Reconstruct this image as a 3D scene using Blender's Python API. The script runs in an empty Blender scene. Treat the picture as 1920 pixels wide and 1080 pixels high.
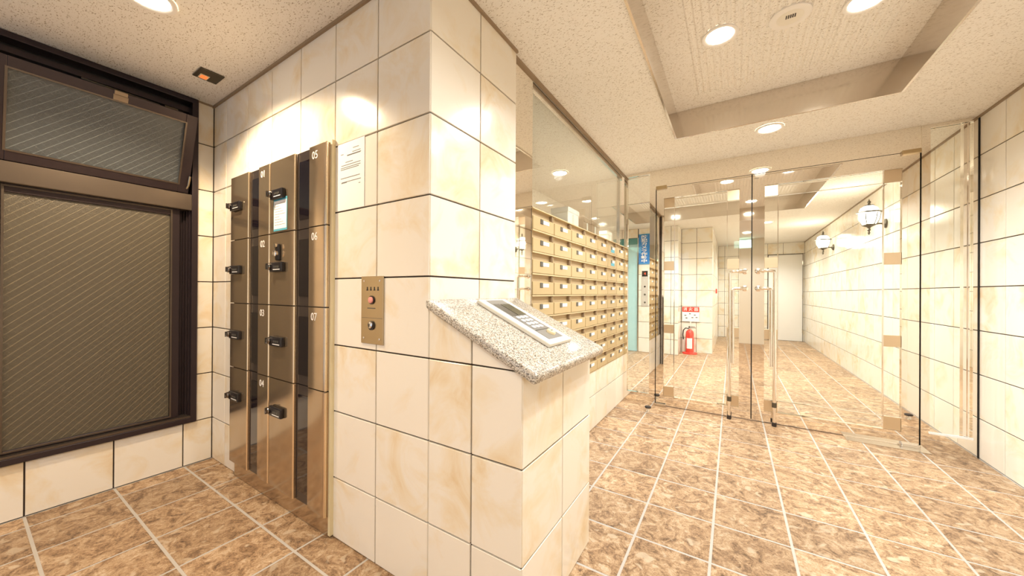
import bpy, math, random
from mathutils import Matrix, Vector
random.seed(7)
S = bpy.context.scene
COL = S.collection
PI = math.pi

# ------------------------------------------------------------------ camera
cam_d = bpy.data.cameras.new('camera')
cam = bpy.data.objects.new('camera', cam_d); COL.objects.link(cam)
_yw, _pt, _rl = [math.radians(a) for a in (32.1246, .0978, .3433)]
_F = Vector((-math.sin(_yw)*math.cos(_pt), math.cos(_yw)*math.cos(_pt), math.sin(_pt)))
_R0 = Vector((math.cos(_yw), math.sin(_yw), 0)); _U0 = _R0.cross(_F)
_R = _R0*math.cos(_rl) + _U0*math.sin(_rl); _U = _U0*math.cos(_rl) - _R0*math.sin(_rl)
CAM = Vector((0, 0, 1.1137))
cam.matrix_world = Matrix(((_R.x, _U.x, -_F.x, CAM.x), (_R.y, _U.y, -_F.y, CAM.y), (_R.z, _U.z, -_F.z, CAM.z), (0, 0, 0, 1)))
cam_d.sensor_width = 36.0; cam_d.lens = 36.0*658.0144/1920
cam_d.shift_y = 7.2195/1920; cam_d.clip_start = .02
S.camera = cam

# ------------------------------------------------------------------ world, exposure
W = bpy.data.worlds.new('world'); S.world = W; W.use_nodes = True
W.node_tree.nodes['Background'].inputs[0].default_value = (.62, .76, 1.0, 1)
W.node_tree.nodes['Background'].inputs[1].default_value = .7
S.view_settings.view_transform = 'Standard'; S.view_settings.look = 'None'
S.view_settings.gamma = 1.0; S.view_settings.use_curve_mapping = False
S.view_settings.exposure = 0.85
LAMP = 1.0           # overall strength of the downlights
WARM = (1.0, .975, .935)

# ------------------------------------------------------------------ room measures (metres)
XC, Y0, XE, XM, XD = -2.935, .9224, -.9353, -.7376, -.5388
ZC, YP, XR, YG, YF, XW = 2.343, 1.521, 1.431, 3.7376, 10.6, -.9635
ZJ = [0.0] + [2.3711-.3*k for k in range(7, 0, -1)] + [ZC]       # horizontal wall joints
YB = -2.0                                                          # entrance wall behind the camera
ZT = 2.543                                                         # ceiling inside the coffers
COF1 = (-.385, .865, .45, 3.04); COF2 = (-1.45, .865, 4.97, 6.42)

# ------------------------------------------------------------------ materials
def mat(name):
    m = bpy.data.materials.new(name); m.use_nodes = True
    nt = m.node_tree; b = nt.nodes['Principled BSDF']
    return m, nt, b
def simple(name, col, rough=.5, metal=0.0, emit=0, ecol=None, coat=0, spec=None):
    m, nt, b = mat(name)
    b.inputs['Base Color'].default_value = (*col, 1); b.inputs['Roughness'].default_value = rough
    b.inputs['Metallic'].default_value = metal
    if coat: b.inputs['Coat Weight'].default_value = coat; b.inputs['Coat Roughness'].default_value = .05
    if spec is not None: b.inputs['Specular IOR Level'].default_value = spec
    if emit:
        b.inputs['Emission Color'].default_value = (*(ecol or col), 1); b.inputs['Emission Strength'].default_value = emit
    return m
def N(nt, t, **kw):
    n = nt.nodes.new(t)
    for k, v in kw.items():
        if k in n.inputs: n.inputs[k].default_value = v
        else: setattr(n, k, v)
    return n
def ramp(nt, stops, fac):
    r = nt.nodes.new('ShaderNodeValToRGB'); e = r.color_ramp.elements
    while len(e) > 1: e.remove(e[-1])
    e[0].position = stops[0][0]; e[0].color = (*stops[0][1], 1)
    for p, c in stops[1:]:
        x = e.new(p); x.color = (*c, 1)
    nt.links.new(fac, r.inputs[0]); return r
def objcoord(nt, rnd=True, scale=1.0):
    tc = nt.nodes.new('ShaderNodeTexCoord')
    mp = nt.nodes.new('ShaderNodeMapping'); mp.inputs['Scale'].default_value = (scale,)*3
    nt.links.new(tc.outputs['Object'], mp.inputs['Vector'])
    if rnd:
        oi = nt.nodes.new('ShaderNodeObjectInfo')
        mu = nt.nodes.new('ShaderNodeMath'); mu.operation = 'MULTIPLY'; mu.inputs[1].default_value = 57.0
        nt.links.new(oi.outputs['Random'], mu.inputs[0]); nt.links.new(mu.outputs[0], mp.inputs['Location'])
    return mp.outputs[0]
def worldcoord(nt):
    g = nt.nodes.new('ShaderNodeNewGeometry'); return g.outputs['Position']
def bump(nt, b, h, strength, dist):
    bp = N(nt, 'ShaderNodeBump'); bp.inputs['Strength'].default_value = strength; bp.inputs['Distance'].default_value = dist
    nt.links.new(h, bp.inputs['Height']); nt.links.new(bp.outputs[0], b.inputs['Normal'])

def make_wall_tile(name, local=True):
    m, nt, b = mat(name); v = objcoord(nt) if local else worldcoord(nt)
    n1 = N(nt, 'ShaderNodeTexNoise', Scale=5.0, Detail=5.0, Roughness=.6, Distortion=1.2)
    n2 = N(nt, 'ShaderNodeTexNoise', Scale=2.2, Detail=2.0, Roughness=.5)
    nt.links.new(v, n1.inputs['Vector']); nt.links.new(v, n2.inputs['Vector'])
    mx = N(nt, 'ShaderNodeMath', operation='MULTIPLY'); nt.links.new(n1.outputs[0], mx.inputs[0]); nt.links.new(n2.outputs[0], mx.inputs[1])
    r = ramp(nt, [(.0, (.86, .815, .725)), (.24, (.86, .815, .725)), (.33, (.83, .74, .58)), (.46, (.76, .60, .38))], mx.outputs[0])
    nt.links.new(r.outputs[0], b.inputs['Base Color'])
    b.inputs['Roughness'].default_value = .16; b.inputs['Specular IOR Level'].default_value = .45
    bump(nt, b, n2.outputs[0], .12, .004)
    return m
def make_floor_tile():
    m, nt, b = mat('slate_floor'); v = objcoord(nt)
    n1 = N(nt, 'ShaderNodeTexNoise', Scale=11.0, Detail=9.0, Roughness=.70, Distortion=1.8)
    n2 = N(nt, 'ShaderNodeTexNoise', Scale=46.0, Detail=7.0, Roughness=.7, Distortion=2.6)
    nt.links.new(v, n1.inputs['Vector']); nt.links.new(v, n2.inputs['Vector'])
    ad = N(nt, 'ShaderNodeMath', operation='MULTIPLY_ADD'); ad.inputs[1].default_value = .62
    sc = N(nt, 'ShaderNodeMath', operation='MULTIPLY'); sc.inputs[1].default_value = .42
    nt.links.new(n2.outputs[0], sc.inputs[0]); nt.links.new(n1.outputs[0], ad.inputs[0]); nt.links.new(sc.outputs[0], ad.inputs[2])
    r = ramp(nt, [(.39, (.13, .072, .034)), (.46, (.32, .185, .09)), (.515, (.51, .315, .165)), (.57, (.65, .44, .25)), (.64, (.80, .62, .43))], ad.outputs[0])
    n3 = N(nt, 'ShaderNodeTexNoise', noise_type='RIDGED_MULTIFRACTAL', Scale=17.0, Detail=5.0, Roughness=.62, Distortion=.8)
    nt.links.new(v, n3.inputs['Vector'])
    rr = ramp(nt, [(.0, (0, 0, 0)), (.24, (0, 0, 0)), (.42, (1, 1, 1))], n3.outputs[0])
    mv = N(nt, 'ShaderNodeMixRGB'); mv.inputs[2].default_value = (.80, .64, .45, 1)
    hf = N(nt, 'ShaderNodeMath', operation='MULTIPLY'); hf.inputs[1].default_value = .75
    nt.links.new(rr.outputs[0], hf.inputs[0]); nt.links.new(hf.outputs[0], mv.inputs[0]); nt.links.new(r.outputs[0], mv.inputs[1]); r = mv
    oi = nt.nodes.new('ShaderNodeObjectInfo')
    hs = N(nt, 'ShaderNodeHueSaturation'); mr = N(nt, 'ShaderNodeMapRange'); mr.inputs[3].default_value = .78; mr.inputs[4].default_value = 1.02
    nt.links.new(oi.outputs['Random'], mr.inputs[0]); nt.links.new(mr.outputs[0], hs.inputs['Value'])
    hs.inputs['Saturation'].default_value = .96
    nt.links.new(r.outputs[0], hs.inputs['Color']); nt.links.new(hs.outputs[0], b.inputs['Base Color'])
    b.inputs['Roughness'].default_value = .42
    bump(nt, b, ad.outputs[0], .9, .016)
    return m
def make_ceiling():
    m, nt, b = mat('rockwool_ceiling'); v = worldcoord(nt)
    mp = N(nt, 'ShaderNodeMapping'); mp.inputs['Scale'].default_value = (95, 210, 60); mp.inputs['Rotation'].default_value = (0, 0, .5)
    nt.links.new(v, mp.inputs['Vector'])
    n1 = N(nt, 'ShaderNodeTexNoise', Scale=1.0, Detail=2.5, Roughness=.6)
    nt.links.new(mp.outputs[0], n1.inputs['Vector'])
    r = ramp(nt, [(.30, (.30, .25, .19)), (.37, (.62, .56, .47)), (.42, (.86, .835, .78)), (1, (.87, .845, .79))], n1.outputs[0])
    nt.links.new(r.outputs[0], b.inputs['Base Color']); b.inputs['Roughness'].default_value = .9
    bump(nt, b, n1.outputs[0], .25, .003)
    return m
def make_granite():
    m, nt, b = mat('granite'); v = objcoord(nt, False)
    n1 = N(nt, 'ShaderNodeTexNoise', Scale=210.0, Detail=3.0, Roughness=.75)
    n2 = N(nt, 'ShaderNodeTexNoise', Scale=80.0, Detail=3.0, Roughness=.6)
    nt.links.new(v, n1.inputs['Vector']); nt.links.new(v, n2.inputs['Vector'])
    r1 = ramp(nt, [(.36, (.035, .033, .03)), (.43, (.25, .235, .21)), (.49, (.52, .49, .43)), (.58, (.76, .73, .66))], n1.outputs[0])
    r2 = ramp(nt, [(.40, (.55, .44, .33)), (.52, (1, 1, 1))], n2.outputs[0])
    mx = N(nt, 'ShaderNodeMixRGB', blend_type='MULTIPLY'); mx.inputs[0].default_value = .55
    nt.links.new(r1.outputs[0], mx.inputs[1]); nt.links.new(r2.outputs[0], mx.inputs[2])
    nt.links.new(mx.outputs[0], b.inputs['Base Color']); b.inputs['Roughness'].default_value = .14
    return m
def make_glass(name, tint=(.96, .98, .97), refl=1.0):
    m = bpy.data.materials.new(name); m.use_nodes = True; nt = m.node_tree; nt.nodes.clear()
    o = N(nt, 'ShaderNodeOutputMaterial'); t = N(nt, 'ShaderNodeBsdfTransparent'); t.inputs[0].default_value = (*tint, 1)
    g = N(nt, 'ShaderNodeBsdfGlossy'); g.inputs['Roughness'].default_value = .004; g.inputs[0].default_value = (.95, .97, .96, 1)
    lw = N(nt, 'ShaderNodeLayerWeight'); lw.inputs[0].default_value = .5
    pw = N(nt, 'ShaderNodeMath', operation='POWER'); pw.inputs[1].default_value = 4.0
    ma = N(nt, 'ShaderNodeMath', operation='MULTIPLY_ADD'); ma.inputs[1].default_value = .85*refl; ma.inputs[2].default_value = .035*refl
    mx = N(nt, 'ShaderNodeMixShader')
    nt.links.new(lw.outputs['Facing'], pw.inputs[0]); nt.links.new(pw.outputs[0], ma.inputs[0]); nt.links.new(ma.outputs[0], mx.inputs[0])
    nt.links.new(t.outputs[0], mx.inputs[1]); nt.links.new(g.outputs[0], mx.inputs[2]); nt.links.new(mx.outputs[0], o.inputs[0])
    return m
def make_wired(name, base, trans):
    m, nt, b = mat(name); v = objcoord(nt, False)
    mp = N(nt, 'ShaderNodeMapping'); mp.inputs['Rotation'].default_value = (math.radians(45), 0, 0)
    nt.links.new(v, mp.inputs['Vector'])
    sx = N(nt, 'ShaderNodeSeparateXYZ'); nt.links.new(mp.outputs[0], sx.inputs[0])
    mask = None
    for ax in (1, 2):
        d = N(nt, 'ShaderNodeMath', operation='PINGPONG'); d.inputs[1].default_value = .0135
        nt.links.new(sx.outputs[ax], d.inputs[0])
        lt = N(nt, 'ShaderNodeMath', operation='LESS_THAN'); lt.inputs[1].default_value = (.0011 if ax == 1 else .00035)
        nt.links.new(d.outputs[0], lt.inputs[0])
        if mask is None: mask = lt
        else:
            mx = N(nt, 'ShaderNodeMath', operation='MAXIMUM'); nt.links.new(mask.outputs[0], mx.inputs[0]); nt.links.new(lt.outputs[0], mx.inputs[1]); mask = mx
    n1 = N(nt, 'ShaderNodeTexVoronoi', Scale=260.0); nt.links.new(v, n1.inputs['Vector'])
    mc = N(nt, 'ShaderNodeMixRGB'); mc.inputs[1].default_value = (*base, 1); mc.inputs[2].default_value = (base[0]*1.9, base[1]*1.9, base[2]*1.85, 1)
    nt.links.new(mask.outputs[0], mc.inputs[0]); nt.links.new(mc.outputs[0], b.inputs['Base Color'])
    tm = N(nt, 'ShaderNodeMath', operation='MULTIPLY_ADD'); tm.inputs[1].default_value = -trans; tm.inputs[2].default_value = trans
    nt.links.new(mask.outputs[0], tm.inputs[0]); nt.links.new(tm.outputs[0], b.inputs['Transmission Weight'])
    b.inputs['Roughness'].default_value = .34; b.inputs['Specular IOR Level'].default_value = .8
    bump(nt, b, n1.outputs['Distance'], .5, .0012)
    return m

M = dict(
    tile=make_wall_tile('cream_wall_tile'), grout=simple('dark_grout', (.045, .03, .022), .9),
    slate=make_floor_tile(), fgrout=simple('pale_floor_grout', (.50, .47, .43), .85),
    ceil=make_ceiling(), granite=make_granite(), glass=make_glass('clear_glass'), mglass=make_glass('partition_glass', (.97, .99, .98), 1.0),
    wired=make_wired('wired_glass', (.115, .098, .066), .30), wired2=make_wired('hopper_glass', (.10, .115, .125), .30),  # hopper base tinted bluish for the light its pane reflects
    mirror=simple('mirror_steel', (.90, .86, .79), .025, 1.0), steel=simple('brushed_steel', (.74, .70, .64), .22, 1.0),
    chrome=simple('chrome', (.88, .85, .80), .09, 1.0), fascia=simple('coffer_steel', (.72, .67, .61), .14, 1.0),
    bronze=simple('bronze_metal', (.52, .41, .285), .15, .85), bronze_d=simple('dark_bronze', (.085, .07, .065), .25, .6),
    blackglass=simple('black_glass', (.008, .006, .010), .06, 0, coat=.6), black=simple('black_plastic', (.012, .011, .014), .3),
    cream=simple('cream_metal', (.80, .70, .45), .4), alu=simple('dark_aluminium', (.042, .030, .034), .3, .5),
    aluhi=simple('brown_aluminium', (.13, .105, .085), .28, .7),
    mailbox=simple('beige_mailbox', (.50, .385, .205), .36), mailin=simple('beige_mailbox_inner', (.52, .40, .24), .5),
    maillip=simple('beige_lip', (.60, .47, .27), .4),
    white=simple('white_paint', (.86, .84, .80), .4), paper=simple('paper', (.90, .89, .87), .7), ink=simple('ink', (.16, .16, .17), .7),
    label=simple('white_label', (.88, .88, .88), .35), grey=simple('grey_plastic', (.24, .235, .22), .35), dgrey=simple('dark_grey', (.10, .097, .085), .3),
    brass=simple('brass_plate', (.52, .41, .25), .28, 1.0), redb=simple('red_button', (.85, .35, .30), .3),
    red=simple('red_enamel', (.75, .06, .04), .25), blue=simple('blue_sign', (.02, .22, .62), .4), teal=simple('blue_border', (.10, .42, .55), .5),
    cyan=simple('cyan_door', (.46, .74, .77), .3), cyan_d=simple('teal_glass', (.08, .28, .28), .1), card=simple('cardboard', (.36, .25, .16), .8),
    iron=simple('bronze_iron', (.10, .085, .06), .45, .5), offwhite=simple('off_white', (.82, .79, .70), .35),
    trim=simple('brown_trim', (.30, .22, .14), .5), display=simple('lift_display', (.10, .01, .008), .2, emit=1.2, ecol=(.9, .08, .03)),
    lens=simple('downlight_lens', (1, .95, .85), .3, emit=14, ecol=(1, .92, .76)), globe=simple('lantern_glass', (1, .96, .88), .3, emit=3.2, ecol=(1, .93, .78)),
    exitm=simple('exit_face', (.6, 1, .85), .3, emit=3, ecol=(.55, 1, .85)), rubber=simple('rubber', (.03, .022, .02), .6),
    outside=simple('light_block_grey', (.30, .29, .27), .9), redled=simple('red_lamp', (.8, .12, .05), .3, emit=.8, ecol=(1, .15, .03)),
    knob=simple('dark_chrome', (.30, .28, .27), .15, 1.0), plate=simple('gold_plate', (.66, .52, .35), .42, .8), lgrey=simple('light_grey_panel', (.56, .53, .47), .35),
    edge=simple('bronze_edge_highlight', (.86, .70, .48), .16, .9),
    gap=simple('door_gap', (.01, .008, .007), .8), screen=simple('lcd_screen', (.09, .093, .07), .12),
)

# ------------------------------------------------------------------ mesh helpers
class MB:
    def __init__(s): s.v = []; s.f = []
    def add(s, v, f):
        o = len(s.v); s.v += [tuple(p) for p in v]; s.f += [tuple(i+o for i in q) for q in f]; return s
    def box(s, x0, x1, y0, y1, z0, z1):
        v = [(x0, y0, z0), (x1, y0, z0), (x1, y1, z0), (x0, y1, z0), (x0, y0, z1), (x1, y0, z1), (x1, y1, z1), (x0, y1, z1)]
        return s.add(v, [(0, 3, 2, 1), (4, 5, 6, 7), (0, 1, 5, 4), (1, 2, 6, 5), (2, 3, 7, 6), (3, 0, 4, 7)])
    def prism(s, pts, axis, a, b):            # pts: 2D polygon (counter-clockwise), extruded along axis from a to b
        n = len(pts)
        def P(p, t):
            return {'x': (t, p[0], p[1]), 'y': (p[0], t, p[1]), 'z': (p[0], p[1], t)}[axis]
        v = [P(p, a) for p in pts] + [P(p, b) for p in pts]
        f = [tuple(range(n-1, -1, -1)), tuple(range(n, 2*n))] + [(i, (i+1) % n, n+(i+1) % n, n+i) for i in range(n)]
        if axis == 'y': f = [q[::-1] for q in f]
        return s.add(v, f)
    def lathe(s, prof, n=20, c=(0, 0, 0), axis='z', cap=True):   # prof: (r, t) list
        v = []; f = []
        for r, t in prof:
            for i in range(n):
                a = 2*PI*i/n; x, y = r*math.cos(a), r*math.sin(a)
                p = {'z': (x, y, t), 'y': (x, t, -y), 'x': (t, x, y)}[axis]
                v.append((p[0]+c[0], p[1]+c[1], p[2]+c[2]))
        for k in range(len(prof)-1):
            for i in range(n):
                j = (i+1) % n; f.append((k*n+i, k*n+j, (k+1)*n+j, (k+1)*n+i))
        if cap:
            f.append(tuple(range(n-1, -1, -1))); f.append(tuple((len(prof)-1)*n+i for i in range(n)))
        return s.add(v, f)
    def tube(s, pts, r, n=10):
        pts = [Vector(p) for p in pts]; v = []; f = []; up = None
        for k, p in enumerate(pts):
            d = (pts[min(k+1, len(pts)-1)] - pts[max(k-1, 0)]).normalized()
            if up is None: up = Vector((0, 0, 1)) if abs(d.z) < .9 else Vector((1, 0, 0))
            a = d.cross(up).normalized(); b2 = a.cross(d).normalized(); up = b2
            rr = r[k] if isinstance(r, (list, tuple)) else r
            for i in range(n):
                t = 2*PI*i/n; v.append(p + a*math.cos(t)*rr + b2*math.sin(t)*rr)
        for k in range(len(pts)-1):
            for i in range(n):
                j = (i+1) % n; f.append((k*n+i, k*n+j, (k+1)*n+j, (k+1)*n+i))
        f.append(tuple(range(n-1, -1, -1))); f.append(tuple((len(pts)-1)*n+i for i in range(n)))
        return s.add(v, f)
    def mesh(s, name, m, smooth=False, bevel=0, seg=2):
        me = bpy.data.meshes.new(name); me.from_pydata(s.v, [], s.f); me.update()
        import bmesh
        bm = bmesh.new(); bm.from_mesh(me); bmesh.ops.recalc_face_normals(bm, faces=bm.faces)
        if bevel:
            es = [e for e in bm.edges if len(e.link_faces) == 2 and e.calc_face_angle(0) > .6]
            bmesh.ops.bevel(bm, geom=es, offset=bevel, segments=seg, affect='EDGES', profile=.5)
        bm.to_mesh(me); bm.free()
        me.materials.append(m)
        if smooth:
            for p in me.polygons: p.use_smooth = True
            me.set_sharp_from_angle(angle=math.radians(40))
        return me
    def obj(s, name, m, parent=None, loc=(0, 0, 0), rz=0, smooth=False, bevel=0, seg=2):
        return link(name, s.mesh(name, m, smooth, bevel, seg), parent, loc, rz)
def link(name, me, parent=None, loc=(0, 0, 0), rz=0):
    o = bpy.data.objects.new(name, me); COL.objects.link(o); o.location = loc
    if rz: o.rotation_euler = (0, 0, rz)
    if parent is not None: o.parent = parent
    return o
def tag(o, label, cat=None, group=None, kind=None):
    o['label'] = label
    if cat: o['category'] = cat
    if group: o['group'] = group
    if kind: o['kind'] = kind
    return o
def struct(o, label): return tag(o, label, 'structure' if False else None, None, 'structure')
def empty(name, loc=(0, 0, 0), rz=0):
    e = bpy.data.objects.new(name, None); COL.objects.link(e); e.location = loc; e.rotation_euler = (0, 0, rz); e.empty_display_size = .1
    return e
def text_mesh(s, size, m, name='lettering', ext=.0006, space=1.0, bold=0.0):
    c = bpy.data.curves.new(name, 'FONT'); c.body = s; c.size = size; c.extrude = ext; c.align_x = 'CENTER'; c.align_y = 'CENTER'
    c.space_line = space; c.offset = bold; c.resolution_u = 2
    o = bpy.data.objects.new(name, c); COL.objects.link(o)
    dg = bpy.context.evaluated_depsgraph_get(); me = bpy.data.meshes.new_from_object(o.evaluated_get(dg))
    bpy.data.objects.remove(o); bpy.data.curves.remove(c)
    me.name = name; me.materials.clear(); me.materials.append(m)
    return me
def text_obj(s, size, m, parent, loc, facing='-y', name='lettering', **kw):
    me = text_mesh(s, size, m, name, **kw)
    # text lies in XY facing +Z ; stand it up
    rot = Matrix.Rotation(PI/2, 4, 'X')
    if facing == '+x': rot = Matrix.Rotation(PI/2, 4, 'Z') @ rot
    me.transform(rot)
    return link(name, me, parent, loc)

# ------------------------------------------------------------------ tiles
_tc = {}
def tile_mesh(w, h, th=.008, c=.0016, g=.006, m='tile'):
    k = (round(w, 3), round(h, 3), m, g)
    if k in _tc: return _tc[k]
    x, z = w/2-g/2, h/2-g/2
    v = [(-x, 0, -z), (x, 0, -z), (x, 0, z), (-x, 0, z)]
    v += [(-x, -th+c, -z), (x, -th+c, -z), (x, -th+c, z), (-x, -th+c, z)]
    v += [(-x+c, -th, -z+c), (x-c, -th, -z+c), (x-c, -th, z-c), (-x+c, -th, z-c)]
    f = [(8, 9, 10, 11)]
    for a in (0, 4):
        f += [(a+i, a+(i+1) % 4, a+4+(i+1) % 4, a+4+i) for i in range(4)]
    me = bpy.data.meshes.new('tile'); me.from_pydata(v, [], f); me.materials.append(M[m]); me.update()
    _tc[k] = me; return me
ROT = {'-y': 0.0, '+x': PI/2, '-x': -PI/2, '+y': PI}
def cut(rects, hole):
    out = []
    a0, a1, b0, b1 = hole
    for (u0, u1, v0, v1) in rects:
        if u1 <= a0+1e-4 or u0 >= a1-1e-4 or v1 <= b0+1e-4 or v0 >= b1-1e-4: out.append((u0, u1, v0, v1)); continue
        if u0 < a0: out.append((u0, a0, v0, v1))
        if u1 > a1: out.append((a1, u1, v0, v1))
        m0, m1 = max(u0, a0), min(u1, a1)
        if v0 < b0: out.append((m0, m1, v0, b0))
        if v1 > b1: out.append((m0, m1, b1, v1))
    return [r for r in out if r[1]-r[0] > .012 and r[3]-r[2] > .012]
def tile_face(wall, face, plane, us, vs, holes=(), stuff_if=None):
    """tiles on a wall: face direction, plane = coordinate of the tile FRONT, us = joints along the wall, vs = joints in z"""
    rest = MB()
    for i in range(len(us)-1):
        for j in range(len(vs)-1):
            rs = [(us[i], us[i+1], vs[j], vs[j+1])]
            for h in holes: rs = cut(rs, h)
            for (u0, u1, v0, v1) in rs:
                uc, vc, w, h = (u0+u1)/2, (v0+v1)/2, u1-u0, v1-v0
                back = .008
                loc = {'-y': (uc, plane+back, vc), '+y': (uc, plane-back, vc), '+x': (plane-back, uc, vc), '-x': (plane+back, uc, vc)}[face]
                if stuff_if and stuff_if(uc, vc):
                    me = tile_mesh(w, h); R3 = Matrix.Rotation(ROT[face], 3, 'Z')
                    rest.add([R3 @ p.co + Vector(loc) for p in me.vertices], [tuple(p.vertices) for p in me.polygons])
                else:
                    o = link('tile', tile_mesh(w, h), wall, loc, ROT[face])
    if rest.v:
        o = rest.obj('tile_field', M['tile'], wall); o['kind'] = 'stuff'
def joints(a, b, phase, step=.3):
    k0 = math.ceil((a-phase)/step+.04); out = [a]
    x = phase+k0*step
    while x < b-.012:
        if x > a+.012: out.append(x)
        x += step
    return out+[b]

# ================================================================== STRUCTURE
# ---- floor
fl = MB().box(-3.1, 1.6, -2.1, 10.8, -.06, -.0022).obj('floor', M['fgrout'])
struct(fl, 'brown slate-look tiled floor with pale grout lines')
FX0, FSX, FY0, FSY = -.074, .3025, .19, .2965
fx = [-2.935] + [FX0+FSX*k for k in range(-9, 5)] + [XR]; fy = joints(-2.0, YF, FY0, FSY)
cells = []
for i in range(len(fx)-1):
    for j in range(len(fy)-1):
        xc, yc = (fx[i]+fx[i+1])/2, (fy[j]+fy[j+1])/2
        inside = xc < XE-.05 and Y0+.02 < yc < YP              # under the tiled pillar
        if inside and fy[j] > Y0 and fy[j+1] < YP: continue
        vis = (yc < Y0 and xc < -.8 and yc > -.6) or (xc > -1.0 and .5 < yc < 7.6) or (xc > -.4 and yc >= 7.6)
        cells.append((xc, yc, fx[i+1]-fx[i], fy[j+1]-fy[j], vis))
cells.sort(key=lambda c: (not c[4], c[0]**2+c[1]**2))
rest = MB()
def floor_mesh(w, d):
    k = ('f', round(w, 3), round(d, 3))
    if k in _tc: return _tc[k]
    g, c, th = .011, .004, .0022
    x, y = w/2-g/2, d/2-g/2
    v = [(-x, -y, -th), (x, -y, -th), (x, y, -th), (-x, y, -th), (-x, -y, -.0014), (x, -y, -.0014), (x, y, -.0014), (-x, y, -.0014),
         (-x+c, -y+c, 0), (x-c, -y+c, 0), (x-c, y-c, 0), (-x+c, y-c, 0)]
    f = [(8, 9, 10, 11)]
    for a in (0, 4): f += [(a+i, a+(i+1) % 4, a+4+(i+1) % 4, a+4+i) for i in range(4)]
    me = bpy.data.meshes.new('floor_tile'); me.from_pydata(v, [], f); me.materials.append(M['slate']); me.update(); _tc[k] = me; return me
for n, (xc, yc, w, d, vis) in enumerate(cells):
    me = floor_mesh(w, d)
    if n < 290 and vis: link('floor_tile', me, fl, (xc, yc, 0))
    else: rest.add([p.co + Vector((xc, yc, 0)) for p in me.vertices], [tuple(p.vertices) for p in me.polygons])
o = rest.obj('floor_tile_field', M['slate'], fl); o['kind'] = 'stuff'

# ---- ceiling with two coffers
cm = MB()
xs = sorted({-3.1, COF1[0], COF1[1], COF2[0], 1.6}); ys = sorted({-2.1, COF1[2], COF1[3], COF2[2], COF2[3], 10.8})
for i in range(len(xs)-1):
    for j in range(len(ys)-1):
        xc, yc = (xs[i]+xs[i+1])/2, (ys[j]+ys[j+1])/2
        if any(c[0] < xc < c[1] and c[2] < yc < c[3] for c in (COF1, COF2)): continue
        cm.box(xs[i], xs[i+1], ys[j], ys[j+1], ZC, ZC+.04)
ce = cm.obj('ceiling', M['ceil']); struct(ce, 'speckled beige acoustic ceiling')
for ci, (x0, x1, y0, y1) in enumerate((COF1, COF2)):
    tp = MB().box(x0-.02, x1+.02, y0-.02, y1+.02, ZT, ZT+.04).obj('coffer_panel', M['ceil'], ce)
    rb = MB(); rx0, rx1 = x0+.17, x1-.12; ry0, ry1 = y0+.2, y1-.2; nr = int((rx1-rx0)/.036)
    for k in range(nr):
        a = rx0+k*.036
        rb.prism([(a, ZT), (a+.008, ZT-.006), (a+.018, ZT-.006), (a+.026, ZT)], 'y', ry0, ry1)
    r_ = rb.obj('ribbed_panel', M['ceil'], ce); r_['kind'] = 'stuff'
    for nm, b4 in (('fascia', (x0-.004, x0+.008, y0, y1)), ('fascia', (x1-.008, x1+.004, y0, y1)),
                   ('fascia', (x0+.008, x1-.008, y0-.004, y0+.008)), ('fascia', (x0+.008, x1-.008, y1-.008, y1+.004))):
        MB().box(*b4, ZC-.008, ZT-.001).obj(nm, M['fascia'], ce)

# ---- wall with lockers, the pillar end of it (one tiled mass)
wf = MB().box(XC-.12, XE-.008, Y0+.008, YP, 0, ZC).obj('wall_front', M['grout'])
struct(wf, 'cream marbled tile wall carrying the lockers, ending in a pillar')
LX0, LX1 = -2.568, -1.5353
uA = [XC] + [XE-.3*k for k in range(6, -1, -1)]
tile_face(wf, '-y', Y0, uA, ZJ, holes=[(LX0+.03, LX1-.01, 0.0, 1.76)])
tile_face(wf, '+x', XE, [Y0+.001, Y0+.3, YP], ZJ)
# ---- window wall
WY0, WY1, WZ0, WZ1 = .055, .832, .283, 2.34
wl = MB()
wl.box(XC-.12, XC-.008, YB, WY0, 0, ZC).box(XC-.12, XC-.008, WY1, Y0+.008, 0, ZC).box(XC-.12, XC-.008, WY0, WY1, 0, WZ0)
wl = wl.obj('wall_left', M['grout']); struct(wl, 'cream tiled wall around the dark framed window')
tile_face(wl, '+x', XC, joints(YB, Y0, .777, .2935), ZJ, holes=[(WY0, WY1, WZ0, ZC)], stuff_if=lambda u, v: u < -.35)
# ---- right wall (runs on behind the glass doors)
wr = MB().box(XR+.008, XR+.12, YB-.1, YF+.1, 0, ZC).obj('wall_right', M['grout']); struct(wr, 'long cream tiled wall with wall lanterns')
tile_face(wr, '-x', XR, joints(YB, YF, 3.463), ZJ, stuff_if=lambda u, v: u < 1.4)
# ---- wall below the mailboxes
MZ0, MZ1, MY0 = .47, 1.6, 1.746
wm = MB().box(XW-.30, XW-.008, YP, YG+.02, 0, MZ0).obj('wall_mailbox', M['grout']); struct(wm, 'low cream tiled wall under the mailboxes')
tile_face(wm, '+x', XW, joints(YP, YG, 2.866), [0, ZJ[1], MZ0])
# ---- entrance wall behind the camera (opening to the street)
wb = MB().box(XC-.1, -2.6, YB-.1, YB, 0, ZC).box(-.9, XR+.1, YB-.1, YB, 0, ZC).box(-2.6, -.9, YB-.1, YB, 2.12, ZC).obj('wall_back', M['offwhite'])
struct(wb, 'plain entrance wall with the open street doorway')
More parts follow.
